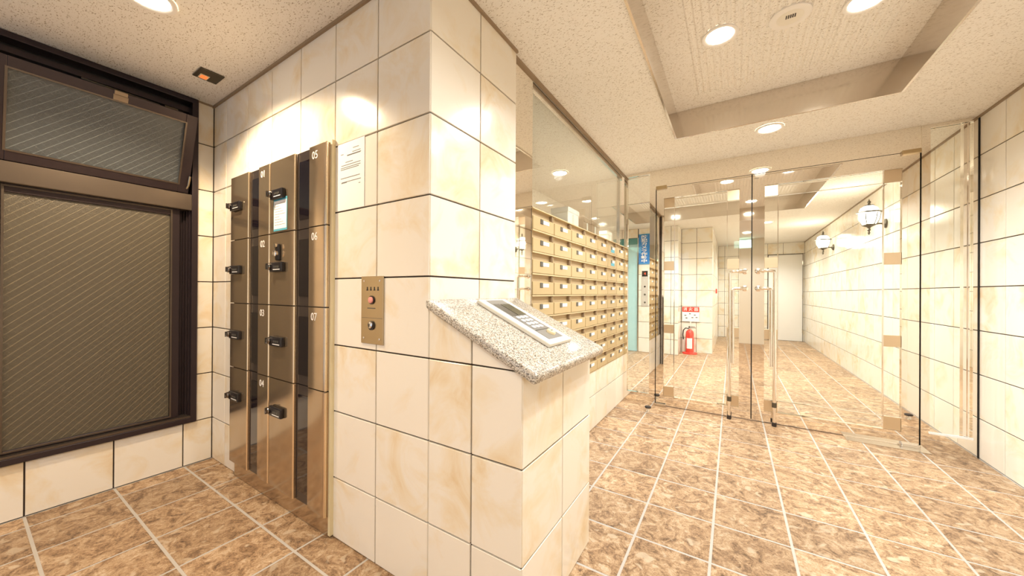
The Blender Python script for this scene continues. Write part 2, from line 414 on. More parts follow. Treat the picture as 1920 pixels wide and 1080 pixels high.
# ---- inner hall walls
we = MB().box(-3.1, -2.34, 6.968, 7.5, 0, ZC).box(-1.52, -.838, 6.968, 7.5, 0, ZC).box(-2.34, -1.52, 6.968, 7.5, 2.17, ZC).box(-2.34, -1.52, 7.0, 7.5, 0, 2.17).obj('wall_elevator', M['grout']); struct(we, 'cream tiled wall beside the cyan lift door')
tile_face(we, '-y', 6.96, [-2.9, -2.73, -2.43, -2.13, -1.83, -1.53, -1.23, -.95, -.83], ZJ, holes=[(-2.34, -1.52, 0, 2.17)])
tile_face(we, '+x', -.83, [6.961, 7.26, 7.43], ZJ)
wn = MB().box(-.9, -.318, 7.438, 7.6, 0, ZC).box(-.42, -.318, 7.6, 10.6, 0, ZC).obj('wall_corridor', M['grout'])
struct(wn, 'cream tiled corridor wall behind the red extinguisher')
tile_face(wn, '-y', 7.43, [-.829, -.57, -.31], ZJ); tile_face(wn, '+x', -.31, joints(7.431, YF, 7.43), ZJ)
wz = MB().box(-.5, XR+.1, YF+.008, YF+.12, 0, ZC).obj('wall_end', M['grout']); struct(wz, 'tiled far end wall of the corridor around the white door')
tile_face(wz, '-y', YF, [-.31, -.17, .13, .43, .73, 1.03, XR], ZJ, holes=[(.735, 1.40, 0, 2.065)])
wh = MB().box(-3.1, -3.0, YP, 7.0, 0, ZC).obj('wall_hall', M['offwhite']); struct(wh, 'pale side wall of the lift hall')
sf = MB().box(-3.0, -2.0, 3.0, 6.95, 2.13, ZC-.002).obj('trim_1', M['ceil']); struct(sf, 'dropped speckled soffit over the lift hall')

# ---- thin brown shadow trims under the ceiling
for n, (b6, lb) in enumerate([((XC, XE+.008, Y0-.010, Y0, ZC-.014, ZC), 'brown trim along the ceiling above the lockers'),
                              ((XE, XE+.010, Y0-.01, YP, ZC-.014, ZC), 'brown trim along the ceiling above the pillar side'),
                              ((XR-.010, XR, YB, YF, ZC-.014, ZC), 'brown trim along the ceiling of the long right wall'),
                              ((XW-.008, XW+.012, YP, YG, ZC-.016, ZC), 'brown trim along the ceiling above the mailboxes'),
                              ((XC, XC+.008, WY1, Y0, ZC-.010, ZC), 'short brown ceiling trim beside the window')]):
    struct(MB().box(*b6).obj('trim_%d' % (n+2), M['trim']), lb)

# ================================================================== PEDESTAL
SL = .21/.445
def slab_z(x): return 1.09 - SL*(x-XE)
TH = .030
ped = empty('intercom_pedestal', (-.737, 1.22, 0))
tag(ped, 'tiled pedestal with sloping granite top joined to the pillar', 'pedestal')
def at(o, p):                       # keep world coordinates under an empty that only translates
    o.location = Vector(o.location) - p.location; return o
core = MB().prism([(XE, 0), (XD-.008, 0), (XD-.008, slab_z(XD)-TH*1.1-.004), (XE, slab_z(XE)-TH*1.1-.004)], 'y', Y0+.008, YP).obj('core', M['grout'], ped); at(core, ped)
def poly_tile(pts, face, plane, g=.003, c=.0016, th=.008):
    # convex polygon tile, front at plane, chamfered
    n = len(pts); cx_ = sum(p[0] for p in pts)/n; cz_ = sum(p[1] for p in pts)/n
    def inset(d):
        out = []
        for i in range(n):
            p0, p1, p2 = Vector(pts[i-1]), Vector(pts[i]), Vector(pts[(i+1) % n])
            e1 = (p1-p0).normalized(); e2 = (p2-p1).normalized()
            n1 = Vector((-e1.y, e1.x)); n2 = Vector((-e2.y, e2.x)); bis = (n1+n2).normalized()
            out.append(p1 + bis*(d/max(.35, bis.dot(n1))))
        return out
    a, b2 = inset(g), inset(g+c)
    def P(p, t): return (p.x-cx_, t, p.y-cz_)
    v = [P(p, 0) for p in a]+[P(p, -th+c) for p in a]+[P(p, -th) for p in b2]
    f = [tuple(range(2*n, 3*n))]
    for o_ in (0, n): f += [(o_+i, o_+(i+1) % n, o_+n+(i+1) % n, o_+n+i) for i in range(n)]
    me = bpy.data.meshes.new('tile'); me.from_pydata(v, [], f); me.materials.append(M['tile']); me.update()
    return link('tile', me, ped, (cx_-ped.location.x, plane+.008-ped.location.y, cz_-ped.location.z))
top = lambda x: slab_z(x)-TH*1.1-.006
xk = XE + (1.09-TH*1.1-.006-ZJ[3])/SL          # where the slope crosses the joint
for (a, b_) in ((XE, XM), (XM, XD)):
    for j in range(2): poly_tile([(a, ZJ[j]), (b_, ZJ[j]), (b_, ZJ[j+1]), (a, ZJ[j+1])], '-y', Y0)
    if top(b_) >= ZJ[3]:
        poly_tile([(a, ZJ[2]), (b_, ZJ[2]), (b_, ZJ[3]), (a, ZJ[3])], '-y', Y0)
        poly_tile([(a, ZJ[3]), (b_, ZJ[3]), (b_, top(b_)), (a, top(a))], '-y', Y0)
    else:
        poly_tile([(a, ZJ[2]), (b_, ZJ[2]), (b_, top(b_)), (xk, ZJ[3]), (a, ZJ[3])], '-y', Y0)
        poly_tile([(a, ZJ[3]), (xk, ZJ[3]), (a, top(a))], '-y', Y0)
for (a, b_) in ((Y0+.001, 1.2245), (1.2245, YP)):
    for (z0, z1) in ((0, ZJ[1]), (ZJ[1], ZJ[2]), (ZJ[2], top(XD))):
        at(link('tile', tile_mesh(b_-a, z1-z0), ped, (XD-.008, (a+b_)/2, (z0+z1)/2), PI/2), ped)
x0_, x1_ = XE+.002, -.476
slab = MB().prism([(x0_, slab_z(x0_)-TH*1.1), (x1_-.010, slab_z(x1_)-TH*1.1), (x1_, slab_z(x1_)), (x0_, slab_z(x0_))], 'y', .900, 1.530)
g_ = slab.obj('granite_top', M['granite'], ped, smooth=True, bevel=.009, seg=3); at(g_, ped)
g_['label'] = 'speckled grey granite slab with rounded edges'

# intercom console lying on the slab
ang = math.atan(SL)
ic = empty('intercom_console'); ic.rotation_euler = (0, ang, 0); ic.location = (-.725, 1.243, slab_z(-.725)+.0005)
tag(ic, 'long white intercom console with keypad lying on the granite top', 'intercom')
Lh, Wh = .182, .100
MB().box(-Lh, Lh, -Wh, Wh, 0, .017).obj('housing', M['offwhite'], ic, bevel=.004)
MB().box(-Lh+.014, Lh-.026, -Wh*.62, Wh*.60, .017, .0185).obj('face_plate', M['grey'], ic)
MB().box(-Lh+.055, -.03, -.01, Wh*.56, .0185, .0205).obj('display', M['screen'], ic)
MB().box(-Lh+.050, -.026, -.055, -.014, .0185, .0195).obj('caption_strip', M['dgrey'], ic)
for i in range(4):
    for j in range(3):
        MB().box(-.018+i*.026, -.018+i*.026+.017, -.050+j*.030, -.050+j*.030+.021, .0185, .0225).obj('key', M['label'], ic, bevel=.002)
MB().box(.088, .093, -.058, .056, .0185, .0195).obj('divider_line', M['dgrey'], ic)
kn = MB().lathe([(.019, .0185), (.019, .024), (.016, .029), (.009, .030)], 20, (.122, .012, 0)).obj('key_cylinder', M['cream'], ic, smooth=True)
MB().box(.120, .124, .004, .020, .030, .0305).obj('key_slot', M['black'], kn)

# ================================================================== LOCKERS
YL = .904
lk = empty('parcel_locker', (-2.05, YL, 0)); tag(lk, 'bronze metal parcel locker bank with numbered doors on the tiled wall', 'locker')
at(MB().box(LX0+.005, -1.545, YL+.004, Y0+.15, .092, 1.788).obj('body', M['bronze_d'], lk), lk)
at(MB().box(LX0+.03, -1.5405, YL+.003, Y0+.15, .004, .092).obj('plinth', M['bronze'], lk), lk)
at(MB().box(-1.545, -1.530, YL+.002, Y0, .092, 1.80).box(-1.545, -1.530, YL+.002, Y0, .01, .092).obj('side_frame', M['cream'], lk), lk)
ZR = [1.792, 1.414, 1.041, .660, .092]
def round_edge(mb, x0, x1, y, z0, z1, r=.012):
    # panel with both vertical front edges softly rounded
    pts = [(x0, y+.016), (x0, y+.004), (x0+.004, y)]
    for k in range(5):
        a = PI/2*k/4; pts.append((x1-r+r*math.sin(a), y+r-r*math.cos(a)))
    pts.append((x1, y+.016))
    return mb.prism(pts, 'z', z0, z1)
def lock_mesh():
    mb = MB().box(-.064, .064, -.020, 0, -.024, .026)
    return mb.mesh('combination_lock', M['black'], bevel=.006)
def knob_mesh():
    mb = MB().lathe([(.017, 0), (.018, -.008), (.015, -.012), (.008, -.013)], 16, axis='y').box(-.004, .004, -.020, -.012, -.015, .015)
    return mb.mesh('knob', M['knob'], smooth=True)
LM, KM = lock_mesh(), knob_mesh()
NUM = {(0, 0): '01', (0, 1): '02', (0, 2): '03', (0, 3): '04', (1, 0): '05', (1, 1): '06', (1, 2): '07'}
for c in range(2):
    for r in range(4):
        z1, z0 = ZR[r]-.0025, ZR[r+1]+.0025
        if c == 0: xa, xb, xc_, xd = LX0, -2.328, -2.207, -2.079
        else: xa, xb, xc_, xd = -2.072, -1.820, -1.694, -1.545
        dm = MB(); round_edge(dm, xa, xb, YL-.014, z0, z1); round_edge(dm, xc_, xd, YL-.014, z0, z1, .012 if c == 0 else .028)
        d = at(dm.obj('door', M['bronze'], lk, smooth=True), lk)
        def sub(mb, name, m, **k):
            o = mb.obj(name, m, d, **k); o.location = Vector(o.location)-lk.location; return o
        # the door object sits at -lk.location offset, children are given in the same world numbers
        ch = MB().box(xb, xc_, YL-.003, YL+.003, z0, z1).obj('channel', M['bronze_d'], d)
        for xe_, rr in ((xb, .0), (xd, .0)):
            MB().tube([(xe_-.004, YL-.0105, z0+.001), (xe_-.004, YL-.0105, z1-.001)], .0062, 10).obj('edge_highlight', M['edge'], d, smooth=True)  # highlight of the rounded edge built as a brighter metal strip
        MB().box(xb+.024, xc_-.001, YL-.0055, YL-.003, z0+.045, z1-.047).obj('window_strip', M['blackglass'], d)
        lz = z0+(.192 if r < 3 else .40); lx = xa+.100
        lo = link('combination_lock', LM, d, (lx, YL-.014, lz))
        link('knob', KM, d, (lx-.052, YL-.034, lz+.004))
        MB().box(lx-.02, lx+.05, YL-.0348, YL-.0338, lz-.014, lz-.010).obj('lock_line', M['label'], d)
        for q in range(4): MB().box(lx-.012+q*.014, lx-.004+q*.014, YL-.0352, YL-.0338, lz-.003, lz+.007).obj('dial_wheel', M['dgrey'], d)
        if (c, r) in NUM:
            text_obj(NUM[(c, r)], .052, M['label'], d, (xc_+.052, YL-.0146, z1-.045), name='door_number')
        if (c, r) == (1, 1):
            k2 = MB().box(xa+.078, xa+.118, YL-.026, YL-.014, lz+.035, lz+.120).obj('keybox', M['black'], d, bevel=.006)
            MB().lathe([(.018, 0), (.018, -.010), (.012, -.014)], 14, (xa+.098, YL-.026, lz+.07), axis='y').obj('keybox_dial', M['chrome'], d, smooth=True)
            MB().lathe([(.011, 0), (.013, -.012)], 12, (xa+.100, YL-.026, lz+.108), axis='y').obj('keybox_knob', M['chrome'], d, smooth=True)
# instruction sticker on door 05
st = MB().box(-2.030, -1.893, YL-.0155, YL-.0143, 1.424, 1.592).obj('instruction_sheet', M['teal'])
tag(st, 'small blue-edged instruction sheet stuck on locker door 05', 'notice')
MB().box(-2.026, -1.897, YL-.0162, YL-.0154, 1.434, 1.578).obj('paper', M['paper'], st)
for k in range(9):
    MB().box(-2.018, -1.91-.02*((k*7) % 4), YL-.0165, YL-.0161, 1.562-.0135*k, 1.564-.0135*k).obj('text_line', M['ink'], st)

# notice paper on the wall
no = MB().box(-1.509, -1.317, Y0-.0022, Y0-.0006, 1.474, 1.771).obj('paper_notice', M['paper']); tag(no, 'white paper notice taped to tile beside the lockers', 'notice')
for (a, b_, z) in [(.58, .80, .885), (.56, .86, .83), (.36, .88, .80), (.36, .86, .793), (.12, .22, .83), (.30, .58, .70), (.14, .86, .66), (.12, .86, .625), (.12, .80, .60), (.12, .84, .47), (.16, .88, .41), (.14, .36, .40), (.80, .86, .35)]:
    MB().box(-1.509+.192*a, -1.509+.192*b_, Y0-.0026, Y0-.002, 1.474+.297*z, 1.474+.297*z+.0032).obj('text_line', M['ink'], no)

# brass call plate
bp_ = MB().box(-1.328, -1.185, Y0-.005, Y0-.0005, .898, 1.177).obj('call_plate', M['brass'], bevel=.0012); tag(bp_, 'brass call plate with red button and key switch on tile', 'control panel')
for sx in (-1.309, -1.208):
    for sz in (.920, 1.158): MB().lathe([(.005, 0), (.005, -.002), (.002, -.003)], 10, (sx, Y0-.005, sz), axis='y').obj('screw', M['chrome'], bp_, smooth=True)
for k in range(4):
    x = -1.293+.023*k
    MB().box(x, x+.012, Y0-.0058, Y0-.005, 1.118, 1.122).box(x+.003, x+.009, Y0-.0058, Y0-.005, 1.122, 1.133).obj('engraved_character', M['black'], bp_)
rg = MB().lathe([(.018, 0), (.018, -.004), (.014, -.004)], 18, (-1.257, Y0-.005, 1.079), axis='y').obj('button_ring', M['black'], bp_, smooth=True)
MB().lathe([(.013, -.003), (.013, -.009), (.009, -.011)], 16, (-1.257, Y0-.005, 1.079), axis='y').obj('button', M['redb'], rg, smooth=True)
MB().box(-1.286, -1.234, Y0-.0056, Y0-.005, 1.043, 1.047).obj('caption', M['dgrey'], bp_)
MB().box(-1.323, -1.19, Y0-.0054, Y0-.005, 1.004, 1.0055).obj('plate_seam', M['dgrey'], bp_)
kr = MB().lathe([(.019, 0), (.019, -.005), (.015, -.005)], 18, (-1.257, Y0-.005, .974), axis='y').obj('keyhole_ring', M['black'], bp_, smooth=True)
MB().lathe([(.014, -.003), (.014, -.010), (.010, -.012)], 16, (-1.257, Y0-.005, .977), axis='y').obj('key_cylinder', M['chrome'], kr, smooth=True)
MB().box(-1.2585, -1.2555, Y0-.0178, Y0-.0165, .971, .983).obj('key_slot', M['black'], kr)

# ================================================================== WINDOW
wi = empty('window_1', (XC, .44, 1.3)); struct(wi, 'dark brown aluminium window with wired frosted glass and a tilted hopper vent above')
def wpart(mb, name, m, parent=None, **k):
    o = mb.obj(name, m, wi if parent is None else parent, **k)
    if parent is None: at(o, wi)
    return o
xf, xb_ = XC+.022, XC-.075
def ring(mb, x0, x1, y0, y1, z0, z1, w, wb_=None):
    wb_ = w if wb_ is None else wb_
    mb.box(x0, x1, y0, y0+w, z0, z1).box(x0, x1, y1-w, y1, z0, z1).box(x0, x1, y0+w, y1-w, z0, z0+wb_).box(x0, x1, y0+w, y1-w, z1-w, z1); return mb
wpart(ring(MB(), xb_, xf, WY0-.004, WY1+.004, WZ0-.008, ZC-.004, .030), 'outer_frame', M['alu'], bevel=.002)
for k, (xa, ya) in enumerate(((XC-.012, .028), (XC-.032, .036), (XC-.055, .044))):
    wpart(MB().box(xa-.008, xa, WY1-.03-(ya-.026), WY1-.026, WZ0+.02, 1.64), 'track_rib', M['alu'])
wpart(MB().box(XC-.07, XC+.020, WY0+.02, WY1-.024, 1.622, 1.724), 'middle_rail', M['aluhi'], bevel=.004)
wpart(MB().box(XC-.06, XC+.014, WY0+.02, WY1-.024, WZ0+.020, WZ0+.034), 'sill_track', M['aluhi'])
sy0, sy1, sz0, sz1 = WY0+.028, .760, WZ0+.034, 1.628
sash = wpart(ring(MB(), XC-.055, XC-.022, sy0, sy1, sz0, sz1, .044, .018), 'sash', M['alu'], bevel=.002)
sash_in = wpart(ring(MB(), XC-.030, XC-.016, sy0+.036, sy1-.036, sz0+.008, sz1-.010, .008), 'glazing_bead', M['aluhi'])
gp = wpart(MB().box(XC-.040, XC-.034, sy0+.03, sy1-.03, sz0+.01, sz1-.02), 'glass_pane', M['wired'])
wpart(MB().box(XC-.078, XC-.070, .70, WY1, WZ0, 1.64), 'light_gap_filler', M['alu'])  # filler plate added to stop daylight leaking past the sash
# black sheet standing in for the dark gap above the open vent
wpart(MB().box(XC-.075, XC-.060, WY0+.02, WY1-.02, 1.72, ZC-.01), 'vent_dark_sheet', M['black'])
wpart(MB().box(XC-.058, XC-.02, WY0+.02, WY1-.02, 2.255, 2.285), 'head_track', M['alu'])
# hopper sash tilting into the room, hinged at its lower edge
hp = empty('hopper_sash', (.0, .0, 0)); hp.parent = wi
hy0, hy1, hh = WY0+.018, .792, .470
hp.location = Vector((XC-.012, 0, 1.735)) - wi.location; hp.rotation_euler = (0, math.radians(20.5), 0)
ring(MB(), -.018, .016, hy0, hy1, 0, hh, .052).obj('sash_frame', M['alu'], hp, bevel=.002)
ring(MB(), .012, .020, hy0+.046, hy1-.046, .046, hh-.046, .008).obj('glazing_bead', M['aluhi'], hp)
MB().box(-.004, .002, hy0+.045, hy1-.045, .045, hh-.045).obj('glass_pane', M['wired2'], hp)
MB().box(.014, .024, .445, .500, hh-.046, hh-.018).box(.014, .030, .448, .496, hh-.018, hh+.002).obj('catch', M['trim'], hp, bevel=.002)
MB().tube([(.020, hy1-.012, .03), (.030, hy1-.008, .05), (.030, hy1-.006, .11)], .005, 8).obj('side_stay', M['brass'], hp, smooth=True)
MB().box(.014, .026, hy0+.012, hy0+.03, .13, .17).obj('pull', M['brass'], hp)
wpart(MB().tube([(XC-.01, .36, 2.245), (XC+.03, .44, 2.225), (XC+.0, .56, 2.235), (XC-.01, .66, 2.235)], .006, 8).box(XC-.02, XC+.01, .68, .74, 2.215, 2.240), 'stay_arm', M['iron'])
# unseen wall added outside so the window glass stays dark
ow = MB().box(XC-1.5, XC-1.35, -1.5, 3.2, -.3, 2.2).obj('wall_light_block', M['outside']); struct(ow, 'unseen grey wall added to keep the window dark')

# ================================================================== MAILBOXES
NC, NR_ = 7, 9
cw, chh = (YG-MY0)/NC, (MZ1-MZ0)/NR_
mbk = empty('mailbox_bank', (XW-.15, (MY0+YG)/2, MZ0)); tag(mbk, 'beige metal mailbox bank with rows of slotted boxes', 'mailboxes')
at(MB().box(XW-.31, XW-.020, MY0, YG-.002, MZ0, MZ1).obj('carcass', M['mailin'], mbk), mbk)
for r in range(NR_+1):
    z = MZ0+r*chh
    at(MB().box(XW-.020, XW+.005, MY0, YG-.002, max(MZ0, z-.006), min(MZ1, z+.002)).obj('shelf_lip', M['maillip'], mbk), mbk)
for c in range(NC+1):
    y = MY0+c*cw
    at(MB().box(XW-.020, XW-.002, max(MY0, y-.003), min(YG-.002, y+.003), MZ0, MZ1).obj('divider', M['mailbox'], mbk), mbk)
dmesh = MB().box(0, .022, -cw/2+.005, cw/2-.005, 0, .076).mesh('mailbox_door', M['mailbox'], bevel=.002, seg=1)
nmesh = MB().box(0, .0015, 0, .078, 0, .022).mesh('name_label', M['label'])
qmesh = MB().box(0, .004, 0, .034, -.004, .026).mesh('dial', M['dgrey'], bevel=.002, seg=1)
fmesh = MB().box(-.020, .006, -.010, 0, .0, .033).mesh('slot_shadow', M['trim'])  # dark brown piece stands in for the shadow at the slot's right end
for r in range(NR_):
    for c in range(NC):
        y, z = MY0+(c+.5)*cw, MZ0+r*chh+.004
        d = at(link('mailbox_door', dmesh, mbk, (XW-.018, y, z)), mbk)
        link('name_label', nmesh, d, (.022, -.012, .044)); link('dial', qmesh, d, (.022, -.050, .044))
        at(link('slot_shadow', fmesh, mbk, (XW-.006, y+cw/2-.016, z+.080)), mbk)
for (c, r) in ((5, 7), (5, 8)):
    y, z = MY0+(c+.5)*cw, MZ0+r*chh
    at(MB().box(XW+.0042, XW+.0052, y-.05, y+.06, z+.02, z+.06).obj('blue_sticker', M['teal'], mbk), mbk)

# polished panel between pillar and mailboxes, glass above the mailboxes
mp_ = MB().box(XW-.05, XW, YP, MY0-.002, MZ0, ZC-.016).obj('mirror_panel', M['mirror']); tag(mp_, 'narrow polished steel mirror panel between pillar and mailboxes', 'panel')
w2 = MB().box(XW-.030, XW-.020, MY0, YG-.03, MZ1+.002, ZC-.016).obj('window_2', M['mglass']); struct(w2, 'tall clear glass screen above the mailboxes')
MB().box(XW-.035, XW-.014, MY0, YG-.03, ZC-.055, ZC-.016).obj('top_rail', M['steel'], w2)
MB().box(XW-.035, XW-.012, MY0+.0, MY0+.008, MZ1+.004, ZC-.02).obj('side_rail', M['steel'], w2)
MB().box(XW-.040, XW-.010, YG-.14, YG-.128, MZ1+.004, ZC-.02).obj('joint_bar', M['steel'], w2)
# things standing on top of the mailboxes
def carton(y0, y1, x0, x1, h, m, name, label, lid=True):
    e = empty(name, ((x0+x1)/2, (y0+y1)/2, MZ1+.001)); tag(e, label, 'box')
    w, d = (x1-x0)/2, (y1-y0)/2
    MB().box(-w, w, -d, d, 0, h).obj('body', m, e, bevel=.003)
    if lid: MB().box(-w-.003, w+.003, -d-.003, d+.003, h-.03, h+.004).obj('lid', m, e)
    MB().box(w+.0005, w+.0042, -d*.15, d*.15, h*.05, h*.75).obj('tape', M['offwhite'], e)
carton(2.48, 2.70, -1.20, -1.06, .165, M['white'], 'white_box', 'white carton on top of the mailboxes nearest the pillar')
carton(2.78, 2.95, -1.22, -1.05, .14, M['card'], 'brown_carton', 'brown cardboard carton on the mailboxes next to the white carton')
carton(2.98, 3.22, -1.22, -1.06, .15, M['card'], 'brown_carton', 'wider brown cardboard carton on the mailboxes')
carton(3.45, 3.62, -1.18, -1.06, .13, M['white'], 'white_box', 'small white carton on the mailboxes near the glass doors')

# ================================================================== GLASS DOORS, SIDELIGHTS, TRANSOM
YD0, YD1 = YG-.005, YG+.035
DZ = 2.165
GL = (XW+.001, -.648, .143, 1.155, XR)
def fpart(mb, name, m, parent, **k): return mb.obj(name, m, parent, **k)
def leaf(name, x0, x1, sl, sr, label):
    d = MB().box(x0+sl, x1-sr, YG+.010, YG+.020, .10, 2.052).obj(name, M['glass']); struct(d, label)
    g = .004
    fpart(MB().box(x0+g, x0+sl, YD0, YD1, .012, DZ-g), 'stile', M['mirror'], d)
    fpart(MB().box(x1-sr, x1-g, YD0, YD1, .012, DZ-g), 'stile', M['mirror'], d)
    fpart(MB().box(x0+sl, x1-sr, YD0, YD1, .012, .102), 'bottom_rail', M['mirror'], d)
    fpart(MB().box(x0+sl, x1-sr, YD0, YD1, 2.052, DZ-g), 'top_rail', M['mirror'], d)
    b = .094; xa, xb = x0+sl, x1-sr
    for x in (xa+b, xb-b): fpart(MB().box(x-.0025, x+.0025, YG+.004, YG+.026, .102, 2.052), 'glazing_bar', M['chrome'], d)
    for z in (.197, 1.957): fpart(MB().box(xa, xb, YG+.004, YG+.026, z-.002, z+.002), 'glazing_bar', M['chrome'], d)
    for (za, zb) in ((.102, .197), (.722, .809), (1.340, 1.430), (1.957, 2.052)):
        for xx in (xa, xb-b): fpart(MB().box(xx+.001, xx+b-.001, YG+.003, YG+.027, za+.001, zb-.001), 'corner_plate', M['plate'], d)
    return d
dl_ = leaf('door_1', GL[1], GL[2], .073, .091, 'narrower glass door leaf with polished steel frame and pull bars')
dr_ = leaf('door_2', GL[2], GL[3], .091, .093, 'wider glass door leaf with polished steel frame and pull bars')
def handle(d, xboss, dirx):
    xo = xboss+dirx*.112; y0, y1 = YD0, YG-.062
    def bar(z1, z0, xoff, r):
        x = xo+dirx*xoff; pts = [(xboss, y0, z1), (xboss, y1+.012, z1), (xboss+dirx*.012, y1, z1)]
        pts += [(x-dirx*.020, y1, z1), (x-dirx*.006, y1, z1-.006), (x, y1, z1-.020), (x, y1, z0)]
        return MB().tube(pts, r, 12)
    bar(1.312, .030, 0, .0125).obj('pull_bar', M['chrome'], d, smooth=True)
    bar(1.160, .50, -.024, .0125).obj('inner_pull_bar', M['chrome'], d, smooth=True)
    for z in (1.312, 1.160): MB().lathe([(.026, 0), (.026, -.006), (.018, -.010)], 18, (xboss, YD0, z), axis='y').obj('boss', M['chrome'], d, smooth=True)
    MB().lathe([(.017, .004), (.017, .034)], 14, (xo, y1, 0)).obj('bar_foot', M['rubber'], d, smooth=True)
    MB().lathe([(.0165, .16), (.0165, .20)], 14, (xo, y1, 0)).obj('bar_collar', M['iron'], d, smooth=True)
handle(dl_, .092, -1); handle(dr_, .190, 1)
for d, x, sg in ((dl_, GL[1], 1), (dr_, GL[3], -1)):
    x2 = x+sg*.10
    for (z0, z1) in ((.001, .028), (DZ-.022, DZ+.012)):
        MB().box(min(x, x2)+.001*0, max(x, x2), YG-.028, YG+.05, z0, z1).obj('pivot', M['steel'] if z0 < 1 else M['brass'], d, bevel=.006)
# sidelights
def sidelight(name, x0, x1, sl, sr, z0, label, cap=.028):
    d = MB().box(x0+sl, x1-sr, YG+.010, YG+.020, z0, ZC-cap).obj(name, M['glass']); struct(d, label)
    fpart(MB().box(x0, x0+sl, YD0, YD1, .0, ZC-.001), 'stile', M['mirror'], d)
    fpart(MB().box(x1-sr, x1, YD0, YD1, .0, ZC-.001), 'stile', M['mirror'], d)
    fpart(MB().box(x0+sl, x1-sr, YD0, YD1, 0, z0), 'bottom_rail', M['mirror'], d)
    fpart(MB().box(x0+sl, x1-sr, YD0, YD1, ZC-cap, ZC-.001), 'top_rail', M['mirror'], d)
    return d
s1 = sidelight('window_3', GL[0], GL[1]-.004, .036, .056, .10, 'fixed glass sidelight beside the mailboxes')
s2 = sidelight('window_4', GL[3]+.004, GL[4]-.001, .044, .027, .122, 'fixed glass sidelight against the right wall')
fpart(MB().box(1.358, 1.363, YD0-.002, YD1, .122, ZC-.03).box(1.380, 1.385, YD0-.002, YD1, .122, ZC-.03), 'mullion', M['chrome'], s2)
fpart(MB().box(1.363, 1.380, YG+.002, YD1, .122, ZC-.03), 'mullion_face', M['mirror'], s2)
fpart(MB().box(1.200, 1.404, YD0-.010, YD0, .118, .132), 'ledge', M['label'], s2)
fpart(MB().box(XW+.03, -.72, YD0-.012, YD0-.001, 2.288, 2.302), 'head_clip', M['chrome'], s1)
tr = MB().box(GL[1], GL[3], YD0, YD1, DZ, ZC-.001).obj('trim_8', M['mirror']); struct(tr, 'polished steel transom panel above the glass doors')
gp_ = MB()
for x in (GL[1], GL[2], GL[3]): gp_.box(x-.004, x+.004, YG+.012, YG+.03, .01, DZ)
gp_.box(GL[1], GL[3], YG+.012, YG+.03, DZ-.004, DZ)
gp_ = gp_.obj('trim_9', M['gap']); struct(gp_, 'dark rebate gaps around the glass door leaves')
# black corner line of the right wall at the partition
struct(MB().box(XR-.006, XR, YD0-.006, YD0, 0, ZC-.015).obj('trim_10', M['gap']), 'dark joint where the glass partition meets the right wall')
# floor spring cover
fs = MB().box(.745, 1.185, YG-.105, YG+.105, .0005, .004).obj('floor_plate', M['steel']); tag(fs, 'flat steel floor spring plate under the wider door leaf', 'plate')
# door stops
def doorstop(x, y, label):
    e = empty('door_stop', (x, y, .0005)); tag(e, label, 'door stop')
    MB().lathe([(.020, 0), (.017, .006), (.015, .028)], 16).obj('post', M['steel'], e, smooth=True)
    MB().lathe([(.016, .028), (.027, .031), (.029, .040), (.024, .046)], 16).obj('rubber_cap', M['rubber'], e, smooth=True)
doorstop(-.672, 3.50, 'small floor door stop in front of the narrower glass door')
doorstop(1.344, 2.902, 'small floor door stop by the long right wall')

# ================================================================== LIGHTS
def spot(parent, loc, power, size=150, blend=.6, rad=.05, col=WARM):
    l = bpy.data.lights.new('lamp', 'SPOT'); l.energy = power*LAMP; l.color = col; l.spot_size = math.radians(size); l.spot_blend = blend; l.shadow_soft_size = rad
    o = bpy.data.objects.new('lamp', l); COL.objects.link(o); o.location = loc; o.parent = parent; return o
def downlight(x, y, z, label, power, size=150, blend=.6, r=.075, col=WARM):
    e = empty('downlight', (x, y, z)); tag(e, label, 'ceiling light', 'round recessed downlights')
    MB().lathe([(r+.012, -.001), (r+.012, -.010), (r, -.011), (r-.008, -.007)], 28, cap=False).obj('ring', M['white'], e, smooth=True)
    MB().lathe([(r-.008, -.0065), (r-.02, -.0085), (.01, -.009)], 24).obj('lens', M['lens'], e, smooth=True)
    spot(e, (0, 0, -.03), power, size, blend, r*.6, col)
    return e
downlight(-2.075, .43, ZC, 'round recessed downlight between lockers and window', 58, 140, .35, col=(1, .76, .50))
downlight(-.064, 2.244, ZT, 'bright round downlight in the ribbed coffer', 50)
downlight(.545, 2.345, ZT, 'round downlight in the coffer near its right fascia', 40)
downlight(.2285, 3.21, ZC, 'round downlight in the ceiling before the glass doors', 28)
downlight(.24, .95, ZT, 'round downlight at the entrance end of the coffer', 44)
downlight(.24, -.95, ZC, 'round downlight by the street doorway', 45)
downlight(-1.6, -.95, ZC, 'round downlight in the locker corner by the entrance wall', 30, col=(1, .76, .50))
downlight(-.2, 4.4, ZC, 'round downlight just inside the glass doors', 60)
downlight(-.9, 5.7, ZT, 'round downlight in the lift hall coffer', 85)
downlight(.3, 5.7, ZT, 'round downlight in the corridor coffer', 70)
downlight(.5, 7.4, ZC, 'round downlight in the corridor past the coffer', 52)
downlight(.5, 9.3, ZC, 'round downlight near the white corridor door', 65)
downlight(-1.5, 3.3, ZC, 'round downlight in the hall behind the mailboxes', 80)
# speaker / vent in the coffer
sp = MB().lathe([(.088, -.001), (.088, -.010), (.080, -.014), (.060, -.012)], 28, (.245, 2.275, ZT)).obj('ceiling_speaker', M['white'], smooth=True); tag(sp, 'round white ceiling vent in the ribbed coffer', 'vent')
MB().lathe([(.058, -.0115), (.05, -.016), (.02, -.017)], 24, (.245, 2.275, ZT)).obj('grille', M['offwhite'], sp, smooth=True)
for k in range(5): MB().box(.225+k*.009, .230+k*.009, 2.245, 2.270, ZT-.0185, ZT-.0165).obj('slot', M['black'], sp)
